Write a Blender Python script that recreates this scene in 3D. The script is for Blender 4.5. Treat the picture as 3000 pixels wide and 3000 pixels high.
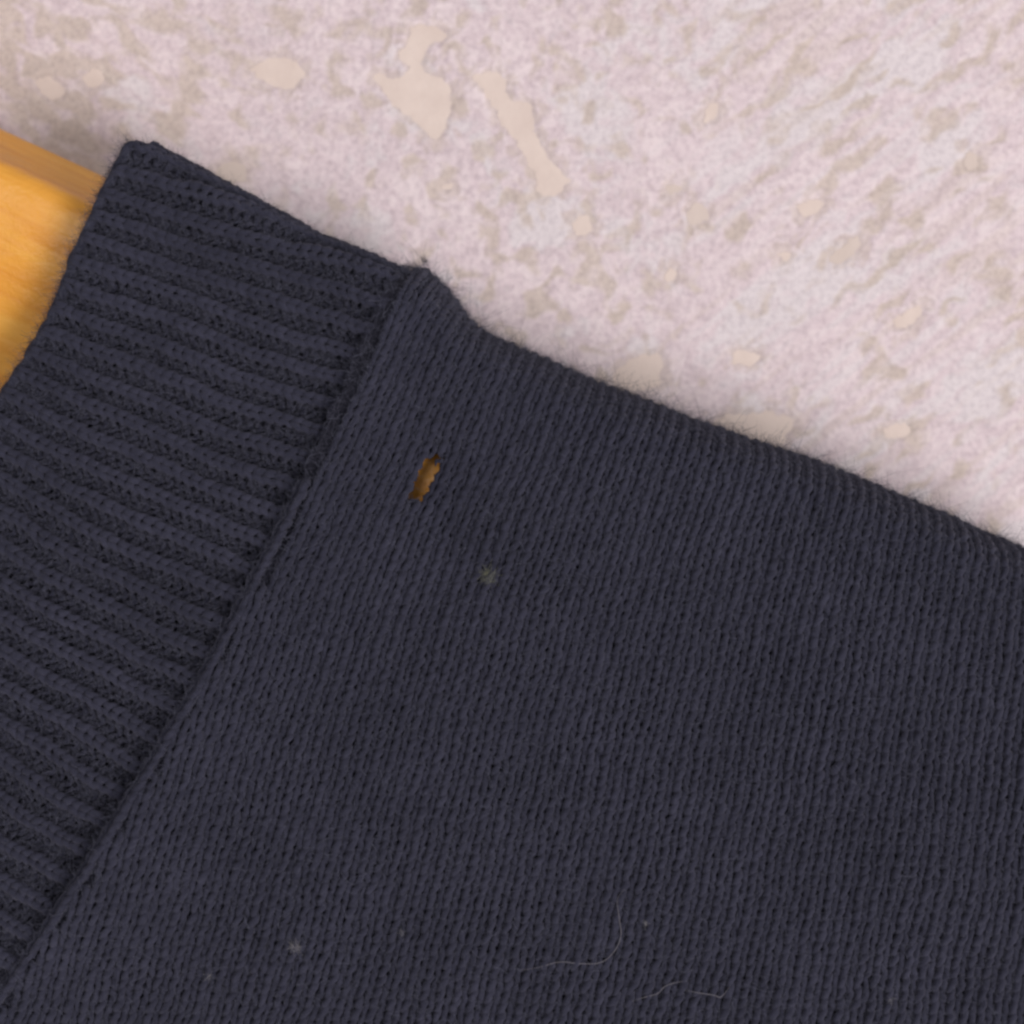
import bpy, bmesh, math, random
import numpy as np
from mathutils import Vector

for o in list(bpy.data.objects):
    bpy.data.objects.remove(o)
S = bpy.context.scene
COL = S.collection
random.seed(4)
RNG = np.random.default_rng(11)

# ------------------------------------------------------------------ camera, world, lamps, exposure
K = 0.00004            # metres per photograph pixel on the sweater's front
YF = -0.0230           # depth of the sweater's front (the wall is at y = 0)
D = 0.200              # camera distance from the sweater's front
cam_d = bpy.data.cameras.new('camera'); cam = bpy.data.objects.new('camera', cam_d); COL.objects.link(cam)
cam.location = (0, YF - D, 0); cam.rotation_euler = (math.radians(90), 0, 0)
cam_d.sensor_width = 36; cam_d.lens = 36 * D / (3000 * K)
cam_d.clip_start = 0.005; cam_d.clip_end = 50
cam_d.dof.use_dof = True; cam_d.dof.focus_distance = D - 0.0060; cam_d.dof.aperture_fstop = 19
S.camera = cam
W = bpy.data.worlds.new('World'); S.world = W; W.use_nodes = True
W.node_tree.nodes['Background'].inputs[0].default_value = (1.0, 0.965, 0.985, 1)
W.node_tree.nodes['Background'].inputs[1].default_value = 0.37
def lamp(name, loc, target, size, power, col):
    l = bpy.data.lights.new(name, 'AREA'); l.size = size; l.energy = power; l.color = col
    o = bpy.data.objects.new(name, l); COL.objects.link(o); o.location = loc
    o.rotation_euler = (Vector(target) - Vector(loc)).to_track_quat('-Z', 'Y').to_euler()
    return o
lamp('room_lamp', (0.85, -1.12, -0.56), (0.01, 0, 0.01), 0.60, 18.5, (1.0, 0.95, 0.955))
lamp('hanger_gloss_lamp', (-0.50, -1.75, 0.42), (0, 0, 0), 0.60, 6.0, (1.0, 0.955, 0.955))  # added lamp with no seen source, aimed to give the hanger face its highlight
S.view_settings.view_transform = 'Standard'; S.view_settings.look = 'None'
S.view_settings.exposure = 0; S.view_settings.gamma = 1; S.view_settings.use_curve_mapping = False
S.render.engine = 'CYCLES'
S.cycles.use_denoising = True
S.cycles.max_bounces = 6
S.cycles.filter_width = 2.6

# ------------------------------------------------------------------ helpers
def s2l(r, g, b):
    f = lambda c: (c/255)/12.92 if c/255 <= .04045 else ((c/255+.055)/1.055)**2.4
    return (f(r), f(g), f(b), 1)

_perm = RNG.permutation(4096)
_ang = RNG.random(4096) * 2 * np.pi
_gx, _gy = np.cos(_ang), np.sin(_ang)
def perlin(x, y, seed=0):
    x = np.asarray(x, float) + seed*17.31; y = np.asarray(y, float) + seed*9.77
    xi = np.floor(x).astype(np.int64); yi = np.floor(y).astype(np.int64)
    xf = x - xi; yf = y - yi
    u = xf*xf*xf*(xf*(xf*6-15)+10); v = yf*yf*yf*(yf*(yf*6-15)+10)
    def g(ix, iy, dx, dy):
        h = _perm[(ix + _perm[iy & 4095]) & 4095]
        return _gx[h]*dx + _gy[h]*dy
    a = g(xi, yi, xf, yf); b = g(xi+1, yi, xf-1, yf)
    c = g(xi, yi+1, xf, yf-1); d = g(xi+1, yi+1, xf-1, yf-1)
    return ((a + u*(b-a)) + v*((c + u*(d-c)) - (a + u*(b-a)))) * 1.5
def fbm(x, y, n=4, seed=0, gain=.5):
    t = 0; amp = 1
    for i in range(n):
        t = t + amp*perlin(x*2**i, y*2**i, seed + i*3); amp *= gain
    return t
def sstep(e0, e1, x):
    t = np.clip((x-e0)/(e1-e0), 0, 1); return t*t*(3-2*t)

def mesh_obj(name, verts, faces, mat, parent=None, smooth=True):
    """verts (n,3) array, faces (m,3|4) int array or list"""
    me = bpy.data.meshes.new(name)
    verts = np.asarray(verts, np.float32)
    if isinstance(faces, np.ndarray):
        m, k = faces.shape
        me.vertices.add(len(verts)); me.vertices.foreach_set('co', verts.ravel())
        me.loops.add(m*k); me.loops.foreach_set('vertex_index', faces.astype(np.int32).ravel())
        me.polygons.add(m); me.polygons.foreach_set('loop_start', np.arange(0, m*k, k, dtype=np.int32))
        me.update(calc_edges=True)
    else:
        me.from_pydata([tuple(map(float, v)) for v in verts], [], faces)
    if smooth:
        me.polygons.foreach_set('use_smooth', np.ones(len(me.polygons), dtype=bool))
    me.materials.append(mat); me.update()
    o = bpy.data.objects.new(name, me); COL.objects.link(o)
    if parent: o.parent = parent
    return o
def thing(name, label, cat, loc=(0, 0, 0), group=None):
    o = bpy.data.objects.new(name, None); COL.objects.link(o); o.location = loc
    o.empty_display_size = .005
    o['label'] = label; o['category'] = cat
    if group: o['group'] = group
    return o
def tag(o, label, cat, group=None):
    o['label'] = label; o['category'] = cat
    if group: o['group'] = group
    return o
def keep(o):            # child keeps world coordinates under a moved parent
    if o.parent: o.matrix_parent_inverse = o.parent.matrix_basis.inverted()
    return o

def tubes(P, N, R, sides):
    """P (n,m,3) centre lines, N (n,m,3) reference normals, R (n,m) radii -> verts, quads"""
    n, m, _ = P.shape
    T = np.gradient(P, axis=1); T /= np.linalg.norm(T, axis=2, keepdims=True) + 1e-12
    E1 = N - (N*T).sum(2, keepdims=True)*T; E1 /= np.linalg.norm(E1, axis=2, keepdims=True) + 1e-12
    E2 = np.cross(T, E1)
    th = np.arange(sides)/sides*2*np.pi
    V = P[:, :, None, :] + R[:, :, None, None]*(np.cos(th)[None, None, :, None]*E1[:, :, None, :] + np.sin(th)[None, None, :, None]*E2[:, :, None, :])
    idx = np.arange(n*m*sides).reshape(n, m, sides)
    nx = np.roll(idx, -1, axis=2)
    F = np.stack([idx[:, :-1], nx[:, :-1], nx[:, 1:], idx[:, 1:]], axis=-1).reshape(-1, 4)
    return V.reshape(-1, 3), F

class NT:
    def __init__(self, name):
        self.m = bpy.data.materials.new(name); self.m.use_nodes = True
        self.t = self.m.node_tree; self.p = self.t.nodes['Principled BSDF']
    def n(self, typ, **kw):
        nd = self.t.nodes.new(typ)
        for k, v in kw.items():
            if k in nd.inputs: nd.inputs[k].default_value = v
            else: setattr(nd, k, v)
        return nd
    def l(self, a, b): self.t.links.new(a, b)
    def ramp(self, fac, stops):
        r = self.n('ShaderNodeValToRGB'); self.l(fac, r.inputs[0])
        e = r.color_ramp.elements
        while len(e) > 1: e.remove(e[-1])
        e[0].position, e[0].color = stops[0]
        for p, c in stops[1:]:
            x = e.new(p); x.color = c
        return r
    def noise(self, scale, detail=3, rough=.55, obj=True, vec=None):
        nd = self.n('ShaderNodeTexNoise', Scale=scale, Detail=detail, Roughness=rough)
        if vec is None:
            tc = self.n('ShaderNodeTexCoord'); vec = tc.outputs['Object']
        self.l(vec, nd.inputs['Vector']); return nd
    def mix(self, fac, a, b, mode='MIX'):
        m = self.n('ShaderNodeMix'); m.data_type = 'RGBA'; m.blend_type = mode
        for sock, v in ((m.inputs[0], fac), (m.inputs[6], a), (m.inputs[7], b)):
            if isinstance(v, (int, float, tuple)): sock.default_value = v
            else: self.l(v, sock)
        return m.outputs[2]
    def bump(self, h, strength, dist):
        b = self.n('ShaderNodeBump', Strength=strength, Distance=dist); self.l(h, b.inputs['Height'])
        self.l(b.outputs[0], self.p.inputs['Normal']); return b

# ------------------------------------------------------------------ materials
def mat_yarn(name, base, dark):
    q = NT(name)
    a = q.noise(900, 4, .6); b = q.noise(90, 3, .5)
    r = q.ramp(a.outputs[0], [(.30, dark), (.68, base)])
    r2 = q.ramp(b.outputs[0], [(.30, (.84, .84, .85, 1)), (.70, (1.14, 1.13, 1.12, 1))])
    c = q.mix(1.0, r.outputs[0], r2.outputs[0], 'MULTIPLY')
    q.l(c, q.p.inputs['Base Color'])
    q.p.inputs['Roughness'].default_value = .95
    q.p.inputs['Specular IOR Level'].default_value = .12
    q.p.inputs['Sheen Weight'].default_value = .10
    q.p.inputs['Sheen Roughness'].default_value = .6
    q.p.inputs['Sheen Tint'].default_value = (.75, .73, .85, 1)
    f = q.noise(2600, 4, .7)
    q.bump(f.outputs[0], .9, .00022)
    return q.m
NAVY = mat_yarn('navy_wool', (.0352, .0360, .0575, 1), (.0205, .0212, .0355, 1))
NAVY_IN = mat_yarn('navy_wool_inside', (.0155, .0157, .0260, 1), (.0115, .0118, .0190, 1))  # same wool made darker: shade in the stitch gaps put into its colour
def mat_fuzz(name, c):
    q = NT(name); q.p.inputs['Base Color'].default_value = c; q.p.inputs['Roughness'].default_value = .8
    q.p.inputs['Specular IOR Level'].default_value = .2
    return q.m
FUZZ = mat_fuzz('navy_fibre', (.050, .046, .062, 1))
_t = FUZZ.node_tree; _hi = _t.nodes.new('ShaderNodeHairInfo'); _rp = _t.nodes.new('ShaderNodeValToRGB')
_rp.color_ramp.elements[0].color = (.020, .020, .031, 1); _rp.color_ramp.elements[1].color = (.108, .111, .152, 1)
_t.links.new(_hi.outputs['Random'], _rp.inputs[0]); _t.links.new(_rp.outputs[0], _t.nodes['Principled BSDF'].inputs['Base Color'])
LINT = mat_fuzz('pale_lint', (.30, .29, .31, 1))
HAIR = mat_fuzz('grey_hair', (.17, .16, .18, 1))
OLIVE = mat_fuzz('olive_fibre', (.240, .245, .175, 1))

def mat_wood():
    q = NT('varnished_wood')
    tc = q.n('ShaderNodeTexCoord')
    mr = q.n('ShaderNodeMapping'); mr.inputs['Rotation'].default_value = (0, math.radians(-25), 0)
    mp = q.n('ShaderNodeMapping'); mp.inputs['Scale'].default_value = (12, 150, 150)
    q.l(tc.outputs['Object'], mr.inputs[0]); q.l(mr.outputs[0], mp.inputs[0])
    g = q.noise(3.0, 5, .6, vec=mp.outputs[0])
    r = q.ramp(g.outputs[0], [(.28, s2l(214, 140, 46)), (.5, s2l(227, 159, 62)), (.75, s2l(236, 176, 80))])
    q.l(r.outputs[0], q.p.inputs['Base Color'])
    rr = q.noise(160, 4, .6)
    rf = q.ramp(rr.outputs[0], [(.3, (.30,)*3+(1,)), (.7, (.48,)*3+(1,))])
    q.l(rf.outputs[0], q.p.inputs['Roughness'])
    q.p.inputs['Specular IOR Level'].default_value = .18; q.p.inputs['Coat Weight'].default_value = .30; q.p.inputs['Coat Roughness'].default_value = .28
    fine = q.noise(420, 4, .6)
    bb = q.bump(fine.outputs[0], .42, .0006); q.l(bb.outputs[0], q.p.inputs['Coat Normal'])
    return q.m
WOOD = mat_wood()

def mat_wall():
    q = NT('rough_plaster')
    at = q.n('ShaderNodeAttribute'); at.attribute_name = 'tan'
    ag = q.n('ShaderNodeAttribute'); ag.attribute_name = 'pale'
    al = q.n('ShaderNodeAttribute'); al.attribute_name = 'lilac'
    f1 = q.noise(900, 4, .6)
    mm = q.n('ShaderNodeMath', operation='MULTIPLY_ADD'); q.l(f1.outputs[0], mm.inputs[0]); mm.inputs[1].default_value = .7; mm.inputs[2].default_value = -.35
    ad = q.n('ShaderNodeMath', operation='ADD', use_clamp=True); q.l(al.outputs['Fac'], ad.inputs[0]); q.l(mm.outputs[0], ad.inputs[1])
    pink = q.ramp(ad.outputs[0], [(.0, s2l(205, 189, 192)), (.5, s2l(217, 201, 204)), (1, s2l(226, 212, 213))])
    c1 = q.mix(ag.outputs['Fac'], pink.outputs[0], s2l(221, 213, 214))
    f2 = q.noise(420, 4, .6)
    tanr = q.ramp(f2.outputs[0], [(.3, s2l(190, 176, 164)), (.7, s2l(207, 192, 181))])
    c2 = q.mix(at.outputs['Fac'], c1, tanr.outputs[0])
    sp_ = q.noise(1250, 4, .65); spr = q.ramp(sp_.outputs[0], [(.34, (.84, .83, .845, 1)), (.56, (1.02, 1.02, 1.02, 1))])
    c2 = q.mix(1.0, c2, spr.outputs[0], 'MULTIPLY')
    q.l(c2, q.p.inputs['Base Color'])
    q.p.inputs['Roughness'].default_value = .9
    q.p.inputs['Specular IOR Level'].default_value = .15
    f3 = q.noise(1500, 5, .65)
    q.bump(f3.outputs[0], .40, .00028)
    return q.m
WALL = mat_wall()
def mat_patch(name, lo, hi):
    q = NT(name)
    f = q.noise(260, 5, .6)
    r = q.ramp(f.outputs[0], [(.3, lo), (.7, hi)])
    at = q.n('ShaderNodeAttribute'); at.attribute_name = 'rim'
    nz = q.noise(900, 3, .6)
    mm = q.n('ShaderNodeMath', operation='MULTIPLY_ADD'); q.l(nz.outputs[0], mm.inputs[0]); mm.inputs[1].default_value = .9; mm.inputs[2].default_value = -.45
    ad = q.n('ShaderNodeMath', operation='ADD', use_clamp=True); q.l(at.outputs['Fac'], ad.inputs[0]); q.l(mm.outputs[0], ad.inputs[1])
    c = q.mix(ad.outputs[0], r.outputs[0], s2l(214, 197, 190))
    q.l(c, q.p.inputs['Base Color'])
    q.p.inputs['Roughness'].default_value = .75; q.p.inputs['Specular IOR Level'].default_value = .2
    b = q.noise(700, 4, .6); q.bump(b.outputs[0], .4, .0003)
    return q.m
PATCH = mat_patch('smooth_plaster', s2l(214, 197, 187), s2l(223, 207, 197))
PATCH2 = mat_patch('smooth_plaster_dull', s2l(205, 190, 180), s2l(214, 199, 190))

# ------------------------------------------------------------------ the wall: rough plaster with smooth worn patches
KW = K * (D - YF) / D           # metres per photograph pixel on the wall
def wpx(p): return ((p[0]-1500)*KW, -(p[1]-1500)*KW)
c8 = lambda L: [(800 + x/1.756, y/1.756) for x, y in L]
polys = [
    c8([(700,150),(760,130),(850,150),(900,190),(860,225),(800,235),(790,280),(770,330),(765,370),(850,400),(910,460),(920,520),(905,600),(890,680),(850,720),(790,700),(740,650),(690,590),(630,560),(580,490),(530,430),(520,400),(560,385),(620,410),(680,400),(710,370),(680,330),(640,310),(640,270),(680,240),(700,190)]),
    c8([(1020,400),(1100,380),(1170,390),(1200,440),(1190,490),(1240,530),(1320,540),(1340,600),(1345,690),(1390,780),(1440,850),(1500,910),(1530,940),(1490,970),(1480,1010),(1400,1015),(1350,1000),(1340,960),(1360,930),(1320,860),(1270,770),(1220,690),(1160,620),(1120,540),(1080,460),(1040,430)]),
    [(728,204),(760,184),(790,180),(830,165),(870,190),(900,220),(880,245),(850,270),(800,252),(760,238)],
    [(1786,1130),(1800,1090),(1840,1062),(1880,1040),(1925,1036),(1942,1060),(1930,1095),(1940,1125),(1890,1150),(1830,1160)],
    [(2075,1250),(2110,1222),(2155,1209),(2200,1212),(2248,1203),(2310,1219),(2331,1245),(2305,1276),(2285,1320),(2230,1330),(2197,1300),(2129,1275)],
]
def ell(cx, cy, a, b, rot=0):
    r = math.radians(rot); L = []
    for i in range(14):
        t = i/14*2*math.pi; k = 1 + random.uniform(-.16, .16)
        x, y = a*math.cos(t)*k, b*math.sin(t)*k
        L.append((cx + x*math.cos(r) - y*math.sin(r), cy + x*math.sin(r) + y*math.cos(r)))
    return L
for e in [(1710,665,30,34,0),(2620,1265,42,20,-10),(2042,632,36,28,0),(2080,335,22,34,25),(2372,610,42,24,-20),(2478,738,58,22,-35),
          (2182,1048,46,24,-8),(2650,935,56,20,-35),(682,508,44,36,10),(280,235,32,28,0),(150,262,42,28,30),(1972,560,24,16,0),(1962,812,18,26,10),
          (1308,548,17,12,0),(2838,475,24,28,0),(2290,752,20,14,0)]:
    polys.append(ell(*e))

def inside_dist(px, py, poly):
    """signed distance in photograph pixels, negative inside"""
    d = np.full(px.shape, 1e9); ins = np.zeros(px.shape, bool)
    n = len(poly)
    for i in range(n):
        x0, y0 = poly[i]; x1, y1 = poly[(i+1) % n]
        ex, ey = x1-x0, y1-y0
        t = np.clip(((px-x0)*ex + (py-y0)*ey)/(ex*ex+ey*ey+1e-9), 0, 1)
        d = np.minimum(d, np.hypot(px-x0-t*ex, py-y0-t*ey))
        c = ((y0 > py) != (y1 > py)) & (px < (x1-x0)*(py-y0)/(y1-y0+1e-12) + x0)
        ins ^= c
    return np.where(ins, -d, d)

def axis(lo, flo, fhi, hi, fine, coarse):
    return np.concatenate([np.arange(lo, flo, coarse), np.arange(flo, fhi, fine), np.arange(fhi, hi + coarse, coarse)])
gx = axis(-.17, -.078, .080, .17, .00021, .0015)
gz = axis(-.17, -.005, .076, .17, .00021, .0015)
X, Z = np.meshgrid(gx, gz)
PXw = X/KW + 1500; PYw = 1500 - Z/KW
wx = PXw + 22*perlin(PXw/70, PYw/70, 40) + 3*perlin(PXw/16, PYw/16, 41)
wy = PYw + 22*perlin(PXw/70, PYw/70, 42) + 3*perlin(PXw/16, PYw/16, 43)
def aniso(x, y, ang, L, Wd, seed, n=3):
    c, s = math.cos(ang), math.sin(ang)
    return fbm((x*c + y*s)/L, (-x*s + y*c)/Wd, n, seed)
# the plaster was floated in sweeping strokes: falling to the right on the left, rising on the right
wl = 1 - sstep(300, 1300, PXw); wr = sstep(1700, 2600, PXw); wm = 1 - wl - wr
def field(sc, seed, n=3):
    return (wl*aniso(wx, wy, math.radians(32), sc*1.7, sc*.8, seed, n) + wr*aniso(wx, wy, math.radians(-35), sc*1.9, sc*.8, seed+1, n)
            + wm*fbm(wx/sc, wy/sc, n, seed+2))
big = fbm(PXw/600, PYw/600, 2, 61)
f_a = .74*field(74, 5, 2) + .20*field(40, 8, 2); f_b = field(44, 15, 4); f_c = field(240, 25, 3)
grain = fbm(PXw/17, PYw/17, 3, 35)
tan = .80*sstep(.04, .56, f_a + .16*f_b + .18*big + .40*(1 - sstep(100, 1150, PXw + .35*PYw)))  # tan mottling, plus the top-left corner's shading painted in as colour
pale = sstep(.05, .70, -f_c + .4*f_b + .2*(PXw-1500)/1500)
streak = aniso(PXw, PYw, math.radians(-38), 520, 46, 55, 2)*sstep(1500, 2300, PXw)
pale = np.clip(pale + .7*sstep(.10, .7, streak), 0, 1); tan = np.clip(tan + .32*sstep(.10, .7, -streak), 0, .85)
lilac = sstep(-.8, .8, .55*field(52, 45, 2) + .35*grain + .5*f_c)
pdist = np.full(X.shape, 1e9)
near = (PYw < 1500) & (PYw > -150) & (PXw > -150) & (PXw < 3150)
pd = pdist[near]
for p in polys:
    pd = np.minimum(pd, inside_dist(PXw[near] + 7*perlin(PXw[near]/22, PYw[near]/22, 77), PYw[near] + 7*perlin(PXw[near]/22, PYw[near]/22, 78), p))
pdist[near] = pd
rim = .6*(1 - sstep(0, 34, pdist + 34*f_b + 14*grain + 16*f_a))
tan = np.clip(np.maximum(tan, rim*.85), 0, 1)
hgt = .00004*f_b + .00004*grain*(.4 + .6*wm) - .00006*tan + .00007*f_c
flat = 1 - sstep(-2, 14, pdist)
hgt = hgt*(1-flat) + (-.00016)*flat
Yw = -.0008 - hgt - .00012
ny, nxn = X.shape
idx = np.arange(X.size).reshape(ny, nxn)
F = np.stack([idx[:-1, :-1], idx[:-1, 1:], idx[1:, 1:], idx[1:, :-1]], -1).reshape(-1, 4)
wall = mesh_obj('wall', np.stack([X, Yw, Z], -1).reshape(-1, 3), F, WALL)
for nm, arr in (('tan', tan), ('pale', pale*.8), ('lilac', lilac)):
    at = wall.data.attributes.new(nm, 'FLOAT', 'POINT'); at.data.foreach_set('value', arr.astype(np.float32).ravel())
wall['kind'] = 'structure'
wall['label'] = 'pinkish white rough plaster wall with smooth cream patches'
for i, p in enumerate(polys):
    # smooth worn patch set into the plaster: an uneven slab with a softened rim
    pts = []
    n = len(p)
    for k in range(n):
        a, b = p[k], p[(k+1) % n]; L = math.hypot(b[0]-a[0], b[1]-a[1]); m = max(1, int(L/7))
        for j in range(m):
            pts.append((a[0]+(b[0]-a[0])*j/m, a[1]+(b[1]-a[1])*j/m))
    A = np.array(pts)
    for _ in range(2): A = (np.roll(A, 1, 0) + 2*A + np.roll(A, -1, 0))/4
    A0 = A.copy()
    A[:, 0] += 9*perlin(A0[:, 0]/30, A0[:, 1]/30, 90) + 6*perlin(A0[:, 0]/12, A0[:, 1]/12, 92); A[:, 1] += 9*perlin(A0[:, 0]/30, A0[:, 1]/30, 91) + 6*perlin(A0[:, 0]/12, A0[:, 1]/12, 93)
    bm = bmesh.new()
    vs = [bm.verts.new(((x-1500)*KW, -.00066, -(y-1500)*KW)) for x, y in A]
    f = bm.faces.new(vs)
    if f.normal.y > 0: f.normal_flip()
    bmesh.ops.recalc_face_normals(bm, faces=[f])
    r = bmesh.ops.inset_region(bm, faces=[f], thickness=.0006, depth=0)
    bm.normal_update()
    sgn = 1
    for v in f.verts: v.co.y = -.00081
    bmesh.ops.triangulate(bm, faces=[f])
    bmesh.ops.recalc_face_normals(bm, faces=bm.faces[:])
    nout = len(vs)
    me = bpy.data.meshes.new('smooth_patch'); bm.to_mesh(me); bm.free()
    rimv = np.array([1.0 if abs(v.co.y + .00066) < 1e-5 else 0.0 for v in me.vertices], np.float32)
    me.attributes.new('rim', 'FLOAT', 'POINT').data.foreach_set('value', rimv)
    me.materials.append(PATCH2 if (i % 3 == 1 and i > 4) else PATCH)
    o = bpy.data.objects.new('smooth_patch', me); COL.objects.link(o); o.parent = wall

# ------------------------------------------------------------------ the wooden hanger
hang = thing('wooden_hanger', 'varnished orange-yellow wooden hanger inside the navy sweater', 'hanger')
# profile: (height below the top edge, depth towards the viewer), metres; top edge at y = -0.0095
prof = [(-.0003,-.0006),(0.0000,.0004),(.0011,.0022),(.0022,.0046),(.0032,.0074),(.0039,.0098),(.0044,.0109),(.0051,.0116),(.0062,.0120),(.0085,.0121),(.0120,.0120),(.017,.0116),(.025,.0102),(.033,.0088),
        (.0385,.0082),(.0415,.0068),(.0425,.005),(.0425,.002),(.0415,-.0000),(.036,-.0010),(.02,-.0014),(.006,-.0014),(.0015,-.0012)]
hx0 = 0
path = []
for i in range(49):
    px = -900 + i*95
    py = 378 + .462*px + 1.6e-5*max(px-400, 0)**2*1.0
    path.append((px, py))
HS = K*(D + .0160)/D
pv, pf = [], []
for i, (px, py) in enumerate(path):
    a = path[max(i-1, 0)]; b = path[min(i+1, len(path)-1)]
    tx, ty = b[0]-a[0], b[1]-a[1]; L = math.hypot(tx, ty); nx_, ny_ = -ty/L, tx/L      # pointing down
    sw = sstep(1020, 1250, float(px))
    for h, dpt in prof:
        dpt = dpt + sw*.0042*float(sstep(.006, .0165, h)*(1 - sstep(.024, .040, h)))
        wob = 1 + .012*math.sin(i*.7)
        pv.append(((px-1500)*HS + nx_*h, -.0066 - dpt, -(py-1500)*HS - ny_*h))
m = len(prof)
for i in range(len(path)-1):
    for j in range(m):
        pf.append((i*m+j, i*m+(j+1) % m, (i+1)*m+(j+1) % m, (i+1)*m+j))
pf.append(tuple(range(m))); pf.append(tuple(reversed(range((len(path)-1)*m, len(path)*m))))
arm = mesh_obj('shoulder_arm', np.array(pv), pf, WOOD, hang)
sub = arm.modifiers.new('round', 'SUBSURF'); sub.levels = 2; sub.render_levels = 2

# ------------------------------------------------------------------ the sweater
sweater = thing('sweater', 'dark navy knitted wool sweater with ribbed collar and small hole at the shoulder', 'sweater')
AZ, AY = .0042, .0092            # fold over the hanger: half height, half depth
_th = np.linspace(0, np.pi, 400)
_arc = np.concatenate([[0], np.cumsum(np.hypot(np.diff(AZ*np.sin(_th)), np.diff(AY*(1-np.cos(_th)))))])
_arc2 = np.concatenate([[0], np.cumsum(np.hypot(np.diff(.0026*np.sin(_th)), np.diff(AY*(1-np.cos(_th)))))])
CS = (D + AY)/D                  # crest of the fold lies AY behind the front
def line(pts, s=1.0):
    a = np.array(pts, float)*1.5528
    return (a[:, 0]-1500)*K*s, -(a[:, 1]-1500)*K*s
bx, bz = line([(600,478),(700,500),(750,511),(775,510),(800,518),(832,543),(858,575),(876,604),(902,628),(960,657),(1040,693),(1150,738),(1300,800),(1450,850),(1600,905),(1750,970),(1932,1050),(2300,1225)], CS)
cx_, cz_ = line([(-200,20),(100,185),(235,262),(300,290),(400,345),(500,400),(600,455),(700,495),(745,515),(900,590)], CS)
def T_body(x): return np.interp(x, bx, bz) + .00018*perlin(x/.004, x*0, 3)
def T_col(x): return np.interp(x, cx_, cz_) + .00015*perlin(x/.003, x*0, 8)
sp = np.array([(1330,380),(1250,560),(1150,800),(1090,920),(1000,1140),(930,1320),(830,1560),(700,1830),(560,2080),(440,2270),(330,2430),(200,2620),(60,2840),(-120,3090),(-330,3350)], float)
_sc = np.polyfit(sp[:, 1], sp[:, 0], 3)
def seam_px(py): return np.polyval(_sc, py)
def seam_x(z): return (seam_px(1500 - z/K) - 1500)*K
def fold(x_of_z, zlin, T, az=None):
    """x_of_z(z) path of a knitted column, zlin the unrolled height, T the crest line"""
    zt = np.full(zlin.shape, .01)
    for _ in range(7): zt = .5*zt + .5*T(x_of_z(zt))
    A_z, arc = (AZ, _arc) if az is None else (az, _arc2)
    s = (zt - A_z) - zlin
    q = np.clip(-s, 0, None)
    th = np.interp(np.minimum(q, arc[-1]), arc, _th)
    z = np.where(s >= 0, zlin, zt - A_z + A_z*np.sin(th) - np.clip(q - arc[-1], 0, None))
    y = YF + AY*(1-np.cos(th))
    return x_of_z(z), y, z, th
def drape(z):          # the cloth hangs away from the shoulder: it comes forward towards the hem
    return .0100*sstep(.032, -.050, z) - .0006
def bulge(x, z):
    return (.0009*perlin(x/.030, z/.030, 50) + .00035*perlin(x/.011, z/.011, 51)
            + .0007*perlin((x + z*.45)/.016, (z - x*.4)/.05, 52))

_gyy = np.arange(-400, 3700, 20.0)
_gs = np.where(_gyy < 1350, np.polyval(np.polyder(_sc), _gyy), 0)
_s0 = float(np.polyval(np.polyder(_sc), 1350))
_gs = np.where(_gyy >= 1350, _s0 + (-.29 - _s0)*sstep(1350, 2150, _gyy), _gs)
_gxp = seam_px(_gyy[0]) + np.concatenate([[0], np.cumsum((_gs[1:] + _gs[:-1])*.5*20)])
def guide_x(z): return (np.interp(1500 - z/K, _gyy, _gxp) - 1500)*K
CWID = 40.5*K; RH = 31.0*K
def F_body(a, b):
    a = np.asarray(a, float); b = np.asarray(b, float)
    a = a + (.13*perlin(a*.9, b*.9, 21) + .05*perlin(a*2.1, b*2.1, 26) + .14*perlin(a*.16, b*.16, 22))
    b = b + .16*perlin(a*.9, b*.9, 23) + .24*perlin(a*.13, b*.13, 24)
    ha, hb = a - HA[0], b - HA[1]
    a = a + HA[2]*np.tanh(ha*3)*np.exp(-(ha/1.7)**2)*np.exp(-(hb/3.0)**4)*np.exp(-np.clip(-ha, 0, None)*.2)
    off = (a + .55)*CWID
    fa = np.clip(a/60, 0, 1.2)
    def xz(z):
        g = guide_x(z)
        return g + off*(1 + (-.0238 - g + .17*z)/.10) + .0014*sstep(.012, -.030, -z)*fa
    return shape_body(xz, .034 - b*RH - .03*off)
def shape_body(xz, zl):
    x, y, z, th = fold(xz, zl, T_body)
    front = np.clip(np.cos(th)*.5 + .5, 0, 1)
    ds = x - seam_x(z)
    edge = np.exp(-(np.clip(ds, 0, None)/.0034)**2)
    lean = .0005*sstep(-.022, .030, z)*sstep(.003, .022, ds) - .0012*np.exp(-(np.clip(ds, 0, None)/.011)**2)
    y = y - front*(bulge(x, z) + 0.0006*edge - .0004 - lean + drape(z)) + .0007*np.exp(-(ds/.0009)**2)*front
    return np.stack([x, y, z], -1)
HA = [0.0, 0.0, 0.0]
_ta, _tb = np.meshgrid(np.arange(5, 30, 1.0), np.arange(10, 60, .1))
_tp = F_body(_ta, _tb); _i = np.argmin((_tp[..., 0] - (1262-1500)*K)**2 + (_tp[..., 2] + (1409-1500)*K)**2)
HA = [float(_ta.ravel()[_i]), float(_tb.ravel()[_i]), .16]
def F_sel(a, b):
    a = np.asarray(a, float); b = np.asarray(b, float)
    a = a + .10*perlin(a*.9, b*.9, 27); b = b + .14*perlin(a*.9, b*.9, 28)
    return shape_body(lambda z: seam_x(z) + .00062 + a*CWID*.92, .034 - b*RH*.9)
ms_y = np.array([300, 800, 1500, 2000, 2500, 3000, 3400]); ms_m = np.array([.24, .28, .43, .54, .66, .74, .78])
RIBD = 79.0; NB = 29.0
def edge_x(py): return np.interp(py, [100,411,497,575,652,745,870,947,1056,1149,1400,1800], [525,362,318,280,248,202,155,124,62,0,-130,-330])
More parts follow.
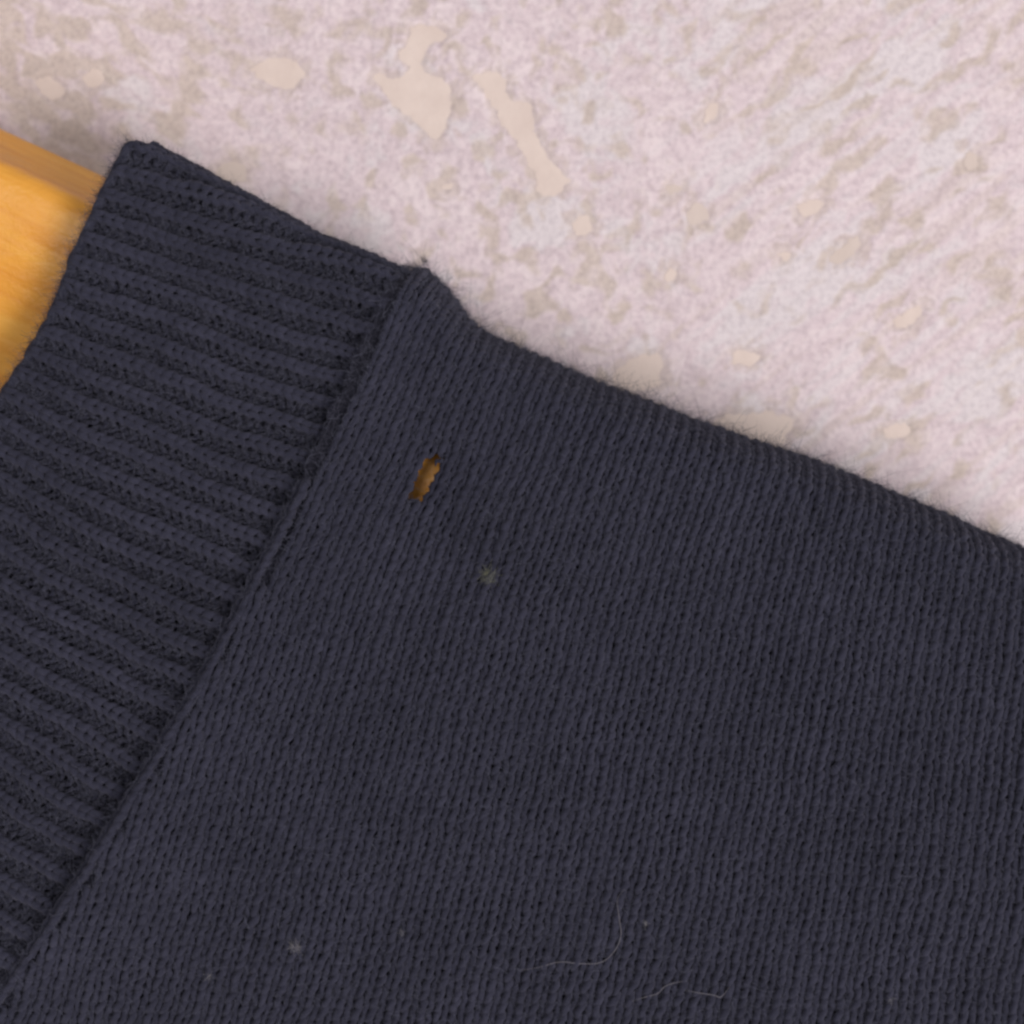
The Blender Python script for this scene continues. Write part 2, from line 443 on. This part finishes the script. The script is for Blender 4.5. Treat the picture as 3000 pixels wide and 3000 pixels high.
_ga = np.arange(-9, 40, .25); _gL = np.zeros(_ga.shape)
for _k, _a in enumerate(_ga):
    _ys = 330 + _a*RIBD; _m = float(np.interp(_ys, [300, 800, 1500, 2000, 2500, 3000, 3400], [.24, .28, .43, .54, .66, .74, .78]))
    _l = np.linspace(0, 1600, 1601); _px = seam_px(_ys) - _l/math.sqrt(1+_m*_m); _py = _ys - _m*_l/math.sqrt(1+_m*_m)
    _gL[_k] = _l[np.argmax(_px <= edge_x(_py))] if (_px <= edge_x(_py)).any() else 860
_gL = np.clip(_gL, 780, 1000)
def F_col(a, b):
    a = np.asarray(a, float); b = np.asarray(b, float)
    a = a + .070*perlin(a*2, b*.4, 31) + .12*perlin(a*.3, b*.1, 32)
    b = b + .12*perlin(a*1.8, b*.9, 33)
    ys = 330 + a*RIBD
    xs = seam_px(ys) + 10
    mm = np.interp(ys, ms_y, ms_m)
    L = b/NB*np.interp(a, _ga, _gL)
    dx = L/np.sqrt(1+mm*mm)
    px = xs - dx; py = ys - mm*dx + 22*np.sin(np.clip(L/900, 0, 1.2)*np.pi)*(.4+.6*sstep(1000, 2200, ys))
    xf = (px-1500)*K; zl = -(py-1500)*K
    x, y, z, th = fold(lambda zz: xf + 0*zz, zl, T_col, .0026)
    front = np.clip(np.cos(th)*.5 + .5, 0, 1)
    dseam = seam_x(z) - x
    y = y + front*(.0008 - drape(z) + 0.0085*np.clip(dseam/.034, 0, 1.4)**2*sstep(.012, -.050, z) - bulge(x + .02, z)*.9 - .0006*sstep(.004, .02, dseam)) + .0001*np.exp(-(dseam/.0012)**2)*front
    return np.stack([x, y, z], -1)
RIBA = .00092
def nrm(Fn, a, b, e=.12):
    pa = Fn(a+e, b) - Fn(a-e, b); pb = Fn(a, b+e) - Fn(a, b-e)
    n = np.cross(pa, pb); n /= np.linalg.norm(n, axis=-1, keepdims=True) + 1e-15
    return n
# orientation: make the front normal point to -y
def sgn_of(Fn, a, b):
    n = nrm(Fn, np.array([a]), np.array([b]))[0]; return -1.0 if n[1] > 0 else 1.0
SB = sgn_of(F_body, 30., 60.); SC = sgn_of(F_col, 20., 10.)

def torn(a, b):         # True inside the torn opening
    return (np.abs(a - HA[0]) < .62) & (np.abs(b - HA[1]) < 2.35)
def near_hole(x, z):
    return (np.hypot((x - (1264-1500)*K)/.0022, (z + (1414-1500)*K)/.0045) < 1)
def longest(ok, bridge):
    """keep the longest unbroken run of loops; a run may be bridged by the hole"""
    m = ok | bridge; best = (0, 0); i = 0
    while i < len(m):
        if m[i]:
            j = i
            while j < len(m) and m[j]: j += 1
            if j - i > best[1] - best[0]: best = (i, j)
            i = j
        i += 1
    r = np.zeros(len(m), bool); r[best[0]:best[1]] = True
    return ok & r
TT = np.linspace(0, 2*np.pi, 15)
def loops(Fn, sg, A, B, wid, purl, dn_amp, rad, hgt, rib=False, skew=.19):
    """A,B arrays of loop centres -> tube verts/quads"""
    n = len(A)
    t = TT[None, :]
    da = (t/(2*np.pi) - .5 + skew*np.sin(2*t))*wid
    db = -hgt*(-np.cos(t)) * np.ones((n, 1))
    a = A[:, None] + da; b = B[:, None] + db*np.ones_like(a)
    dn = (-dn_amp*np.cos(2*t)*(-1 if purl else 1) - (0 if rib else .00015)*np.sin(t))*np.ones_like(a)
    N = nrm(Fn, a, b)*sg
    base = RIBA*np.cos(2*np.pi*a) if rib else 0
    P = Fn(a, b) + N*(dn + base)[..., None]
    rough = RNG.normal(1, .085, a.shape)
    R = rad*rough*(1 + .20*perlin(a*1.7/wid, b*1.7, 71) + .12*perlin(a*.22/wid, b*.22, 72))
    P = P + N*(.00010*perlin(a*.8/wid, b*.8, 73))[..., None]
    V, Fq = tubes(P, N, R, 6)
    C = np.repeat(P.reshape(-1, 3), 6, axis=0)
    V = C + (V - C)*RNG.normal(1, .095, (len(V), 1))
    return V, Fq

def sheet(Fn, sg, arange, brange, da, off, keepf, name, mat, parent, rib=False):
    aa = np.arange(arange[0], arange[1], da[0]); bb = np.arange(brange[0], brange[1], da[1])
    A, B = np.meshgrid(aa, bb)
    N = nrm(Fn, A, B)*sg
    P = Fn(A, B) + N*(off + (RIBA*np.cos(2*np.pi*A) if rib else 0))[..., None] if rib else Fn(A, B) + N*off
    ok = keepf(P[..., 0], P[..., 2], P[..., 1])
    if Fn is F_body: ok &= ~torn(A, B)
    h, w = A.shape
    idx = np.arange(h*w).reshape(h, w)
    F = np.stack([idx[:-1, :-1], idx[:-1, 1:], idx[1:, 1:], idx[1:, :-1]], -1).reshape(-1, 4)
    okf = ok.ravel()[F].all(1)
    F = F[okf]
    used = np.unique(F); rm = np.full(h*w, -1); rm[used] = np.arange(len(used))
    return mesh_obj(name, P.reshape(-1, 3)[used], rm[F], mat, parent)

XL, XR, ZB = -.070, .072, -.071
# --- shoulder panel: felted ground with one object for every knitted column
def keep_body(x, z, y): return (x > seam_x(z) - .0006) & (x > XL-.006) & (x < XR) & (z > ZB)
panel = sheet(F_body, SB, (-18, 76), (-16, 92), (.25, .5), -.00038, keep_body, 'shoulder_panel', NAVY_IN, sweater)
for c in range(-16, 76):
    B = np.arange(-13, 90, 1.0); A = np.full(B.shape, float(c))
    C = F_body(A, B)
    kx, kz, ky = C[:, 0], C[:, 2], C[:, 1]
    ok = (kx > XL) & (kx > seam_x(kz) + .00045 + .0011*sstep(-.002, -.008, kz)) & (kx < XR) & (kz > ZB) & ~torn(A, B)
    ok = longest(ok, torn(A, B))
    if ok.sum() < 2: continue
    V, Fq = loops(F_body, SB, A[ok], B[ok], 1.0, False, .00027, .00042, .83, skew=.182)
    mesh_obj('stitch_column', V, Fq, NAVY, panel)
B = np.arange(28, 96, 1.0)
C = F_sel(0*B, B); B = B[(C[:, 2] > ZB) & (C[:, 0] > XL)]
V, Fq = loops(F_sel, SB, 0*B, B, 1.0, False, .00022, .00041, .84, skew=.17)
mesh_obj('seam_edge', V, Fq, NAVY, panel)
# --- collar: ground with one object for every rib and every groove between
def keep_col(x, z, y):
    py = 1500 - z/K; px = x/K + 1500
    return (x < seam_x(z) + .0040) & (z > ZB) & (x > XL - .004)
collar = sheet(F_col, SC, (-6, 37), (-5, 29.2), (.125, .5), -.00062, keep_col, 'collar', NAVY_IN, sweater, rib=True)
for i in range(-12, 74):
    a0 = i*.5; purl = (i % 2 != 0)
    B = np.arange(-1, 28.5, 1.0); A = np.full(B.shape, a0)
    C = F_col(A, B)
    kx, kz, ky = C[:, 0], C[:, 2], C[:, 1]
    py = 1500 - kz/K; px = kx/K + 1500
    ok = (kx < seam_x(kz) + .0006) & (kz > ZB) & (kx > XL - .003)
    if ok.sum() < 2: continue
    V, Fq = loops(F_col, SC, A[ok], B[ok], .5, purl, .00018 if not purl else .00030, .00042 if not purl else .00032, .80, rib=True, skew=.185 if not purl else .15)
    mesh_obj('groove' if purl else 'rib', V, Fq, NAVY, collar)

# --- fuzz: loose wool fibres standing off the knit
def fibres(P0, N, Tn, n, lmin, lmax, rad, seg=4, lift=.55, curl=1.0, raw=False):
    L = RNG.uniform(lmin, lmax, n)
    d = N*RNG.uniform(.05, lift, (n, 1)) + Tn
    d /= np.linalg.norm(d, axis=1, keepdims=True)
    side = np.cross(d, N); side /= np.linalg.norm(side, axis=1, keepdims=True) + 1e-9
    bend = RNG.normal(0, .5*curl, (n, 1)); bend2 = RNG.normal(0, .35*curl, (n, 1))
    pts = []
    for k in range(seg+1):
        s = k/seg
        pts.append(P0 + (d*s + side*bend*s*s + N*bend2*s*s*.5)*L[:, None])
    P = np.stack(pts, 1)
    ref = np.repeat((N + .3*side)[:, None, :], seg+1, 1)
    R = rad*np.linspace(1, .5, seg+1)[None, :]*RNG.uniform(.6, 1.3, (n, 1))
    if raw: return P, R
    return tubes(P, ref, R, 3)
def scatter(Fn, sg, ar, br, n, keepf, off, **kw):
    a = RNG.uniform(*ar, n); b = RNG.uniform(*br, n)
    P = Fn(a, b); ok = keepf(P[:, 0], P[:, 2], P[:, 1]) & (P[:, 1] < YF + AY*1.5)
    a, b, P = a[ok], b[ok], P[ok]
    N = nrm(Fn, a, b)*sg
    r = RNG.normal(size=P.shape); Tn = r - (r*N).sum(1, keepdims=True)*N; Tn /= np.linalg.norm(Tn, axis=1, keepdims=True)
    return P + N*off, N, Tn
def keep_b2(x, z, y): return keep_body(x, z, y) & ~(near_hole(x, z) & (y < YF + .004))
def fuzz_object(chunks, parent):
    P = np.concatenate([c[0] for c in chunks]); R = np.concatenate([c[1] for c in chunks])
    n, m, _ = P.shape
    cu = bpy.data.hair_curves.new('fuzz'); cu.add_curves([m]*n)
    cu.position_data.foreach_set('vector', P.astype(np.float32).ravel())
    ra = cu.attributes.get('radius') or cu.attributes.new('radius', 'FLOAT', 'POINT')
    ra.data.foreach_set('value', R.astype(np.float32).ravel())
    cu.materials.append(FUZZ)
    o = bpy.data.objects.new('fuzz', cu); COL.objects.link(o); o.parent = parent; o['kind'] = 'stuff'
    return o
def crest(Fn, sg, ar, br, n, kp):
    P, N, Tn = scatter(Fn, sg, ar, br, n, kp, .0003)
    ok = (P[:, 1] > YF + .0015)
    return P[ok], N[ok], Tn[ok]
def chunk(P, N, Tn, ln, rad, lift, curl):
    return fibres(P, N, Tn, len(P), ln[0], ln[1], rad, 4, lift, curl, raw=True)
def few(t, n):
    i = RNG.choice(len(t[0]), n, replace=False); return tuple(q[i] for q in t)
fuzz_object([chunk(*few(crest(F_body, SB, (0, 76), (-16, 45), 20000, keep_b2), 520), (.0014, .0042), .0000150, 1.3, 1.6),
             chunk(*scatter(F_body, SB, (-16, 76), (-6, 90), 140000, keep_b2, .0004), (.0004, .0017), .0000150, .5, 1.5),
             chunk(*crest(F_body, SB, (0, 76), (-16, 45), 22000, keep_b2), (.0006, .0026), .0000140, 1.3, 1.8)], panel)
pyE = RNG.uniform(405, 1160, 2200)
PE = np.stack([(edge_x(pyE)+8-1500)*K, np.full(2200, YF+.0010) + RNG.uniform(-.0008, .0008, 2200), -(pyE-1500)*K], -1)
NE = np.tile(np.array([[-.88, -.1, .45]]), (2200, 1)); r = RNG.normal(size=PE.shape)*.6
fuzz_object([chunk(*scatter(F_col, SC, (-6, 37), (-1, 29), 75000, keep_col, .0005), (.0004, .0016), .0000135, .6, 1.5),
             chunk(*crest(F_col, SC, (-6, 10), (-1, 29), 9000, keep_col), (.0005, .0019), .0000125, 1.3, 1.8),
             chunk(PE, NE, r, (.0004, .0016), .0000125, 1.2, 1.5)], collar)
# bound edge of the collar
_ba = np.arange(-5.5, 37, .06); _bb = np.full(_ba.shape, 28.75)
_bP = F_col(_ba, _bb) + (nrm(F_col, _ba, _bb)*SC)*(.20*RIBA*np.cos(2*np.pi*_ba) + .0000)[:, None]
_ok = _bP[:, 0] > XL - .004
V, Fq = tubes(_bP[_ok][None], (nrm(F_col, _ba, _bb)*SC)[_ok][None], ((.00062)*(1 + .15*perlin(_ba[_ok]*2.3, _ba[_ok]*0, 5)))[None], 7)
mesh_obj('bound_edge', V, Fq, NAVY, collar)

# --- frayed yarn round the hole
def strand(name, pts, rad, mat, parent=None, seg=8, taper=True, sides=5):
    P = np.array(pts, float); n = len(P)
    t = np.linspace(0, n-1, (n-1)*seg+1)
    Q = np.empty((len(t), 3))
    for k, tv in enumerate(t):
        i = min(int(tv), n-2); u = tv-i
        p0, p1, p2, p3 = P[max(i-1, 0)], P[i], P[i+1], P[min(i+2, n-1)]
        Q[k] = .5*((2*p1) + (-p0+p2)*u + (2*p0-5*p1+4*p2-p3)*u*u + (-p0+3*p1-3*p2+p3)*u**3)
    Rr = np.full(len(t), rad)
    if taper: Rr *= np.clip(np.minimum(np.arange(len(t)), np.arange(len(t))[::-1])/(.22*len(t)), .35, 1)
    V, Fq = tubes(Q[None], np.tile([[0, -1, .2]], (1, len(t), 1)).astype(float), Rr[None], sides)
    return mesh_obj(name, V, Fq, mat, parent)
_sa = np.concatenate([np.linspace(-16, 75, 280)])
_sb = np.linspace(-2, 90, 240)
_gA, _gB = np.meshgrid(_sa, _sb)
_gP = F_body(_gA, _gB).reshape(-1, 3); _gN = (nrm(F_body, _gA, _gB)*SB).reshape(-1, 3)
_fr = _gP[:, 1] < YF + .004
_gP, _gN = _gP[_fr], _gN[_fr]
def on_body(px, py, off):
    x, z = (px-1500)*K, -(py-1500)*K
    for _ in range(3):
        i = np.argmin((_gP[:, 0]-x)**2 + (_gP[:, 2]-z)**2)
        f = (D + _gP[i, 1] - YF)/D                     # cloth nearer than its mean depth: the thing lies nearer the axis
        x, z = (px-1500)*K*f, -(py-1500)*K*f
    return np.array([x, _gP[i, 1] - off, z])
for L in [[(1222,1478),(1236,1484),(1250,1478),(1258,1492),(1248,1510)], [(1298,1338),(1290,1352),(1280,1350),(1276,1366)]]:
    strand('frayed_yarn', [on_body(x, y, .0001 + .0002*(k % 2)) for k, (x, y) in enumerate(L)], .00023, NAVY, sweater)

# ------------------------------------------------------------------ lint and hairs lying on the knit
GH = 'hairs lying on the sweater'
tag(strand('hair_strand', [on_body(x, y, .00075) for x, y in [(1525,2838),(1580,2828),(1640,2813),(1700,2818),(1760,2814),(1800,2780),(1818,2735),(1812,2680),(1808,2630),(1830,2600)]], .000036, HAIR),
    'longest pale hair, bent upward at its right end, lying on the navy knit', 'hair', GH)
tag(strand('hair_strand', [on_body(x, y, .00075) for x, y in [(1850,2928),(1890,2915),(1925,2905),(1945,2885),(1975,2874),(2010,2868)]], .000036, HAIR),
    'short pale hair below the bent hair, rising to the right', 'hair', GH)
tag(strand('hair_strand', [on_body(x, y, .00075) for x, y in [(2005,2896),(2050,2904),(2090,2910),(2110,2915),(2135,2885)]], .000036, HAIR),
    'short pale hair hooked upward at its right end, rightmost of the three', 'hair', GH)
def fluff(px, py, r, mat, label, n=60, off=.0006, ln=1.4, name='lint_speck', cat='lint', group='lint on the sweater', at=None):
    c = at if at is not None else on_body(px, py, off)
    P = np.tile(c, (n, 1)) + RNG.normal(size=(n, 3))*r*.38*np.array([1, .5, 1])
    N = RNG.normal(size=(n, 3)); N /= np.linalg.norm(N, axis=1, keepdims=True)
    Tn = RNG.normal(size=(n, 3)); Tn /= np.linalg.norm(Tn, axis=1, keepdims=True)
    V, Fq = fibres(P, N, Tn, n, r*.5, r*ln, .000013, 4, .8, 2.2)
    return tag(mesh_obj(name, V, Fq, mat), label, cat, group)
fluff(867, 2770, .00048, LINT, 'brightest white lint speck, low on the navy knit left of the hairs', 170)
fluff(615, 2855, .00036, LINT, 'small faint lint speck nearest the lower left corner', 34, ln=1.8)
fluff(1890, 2702, .00028, LINT, 'tiny grey lint speck just right of the bent hair', 34)
fluff(2602, 2928, .00034, LINT, 'small lint speck at the lower right of the navy knit', 34)
fluff(1180, 2730, .00026, LINT, 'faint lint speck between the brightest speck and the hairs', 22)
fluff(1430, 1692, .0011, OLIVE, 'dull olive speck below and right of the hole', 120, ln=1.0)
cr = np.array([(1246-1500)*K*CS, YF + AY - .002, -(771-1500)*K*CS])
fluff(0, 0, .00055, FUZZ, 'tiny dark fluff standing on the seam bump against the wall', 90, at=cr)
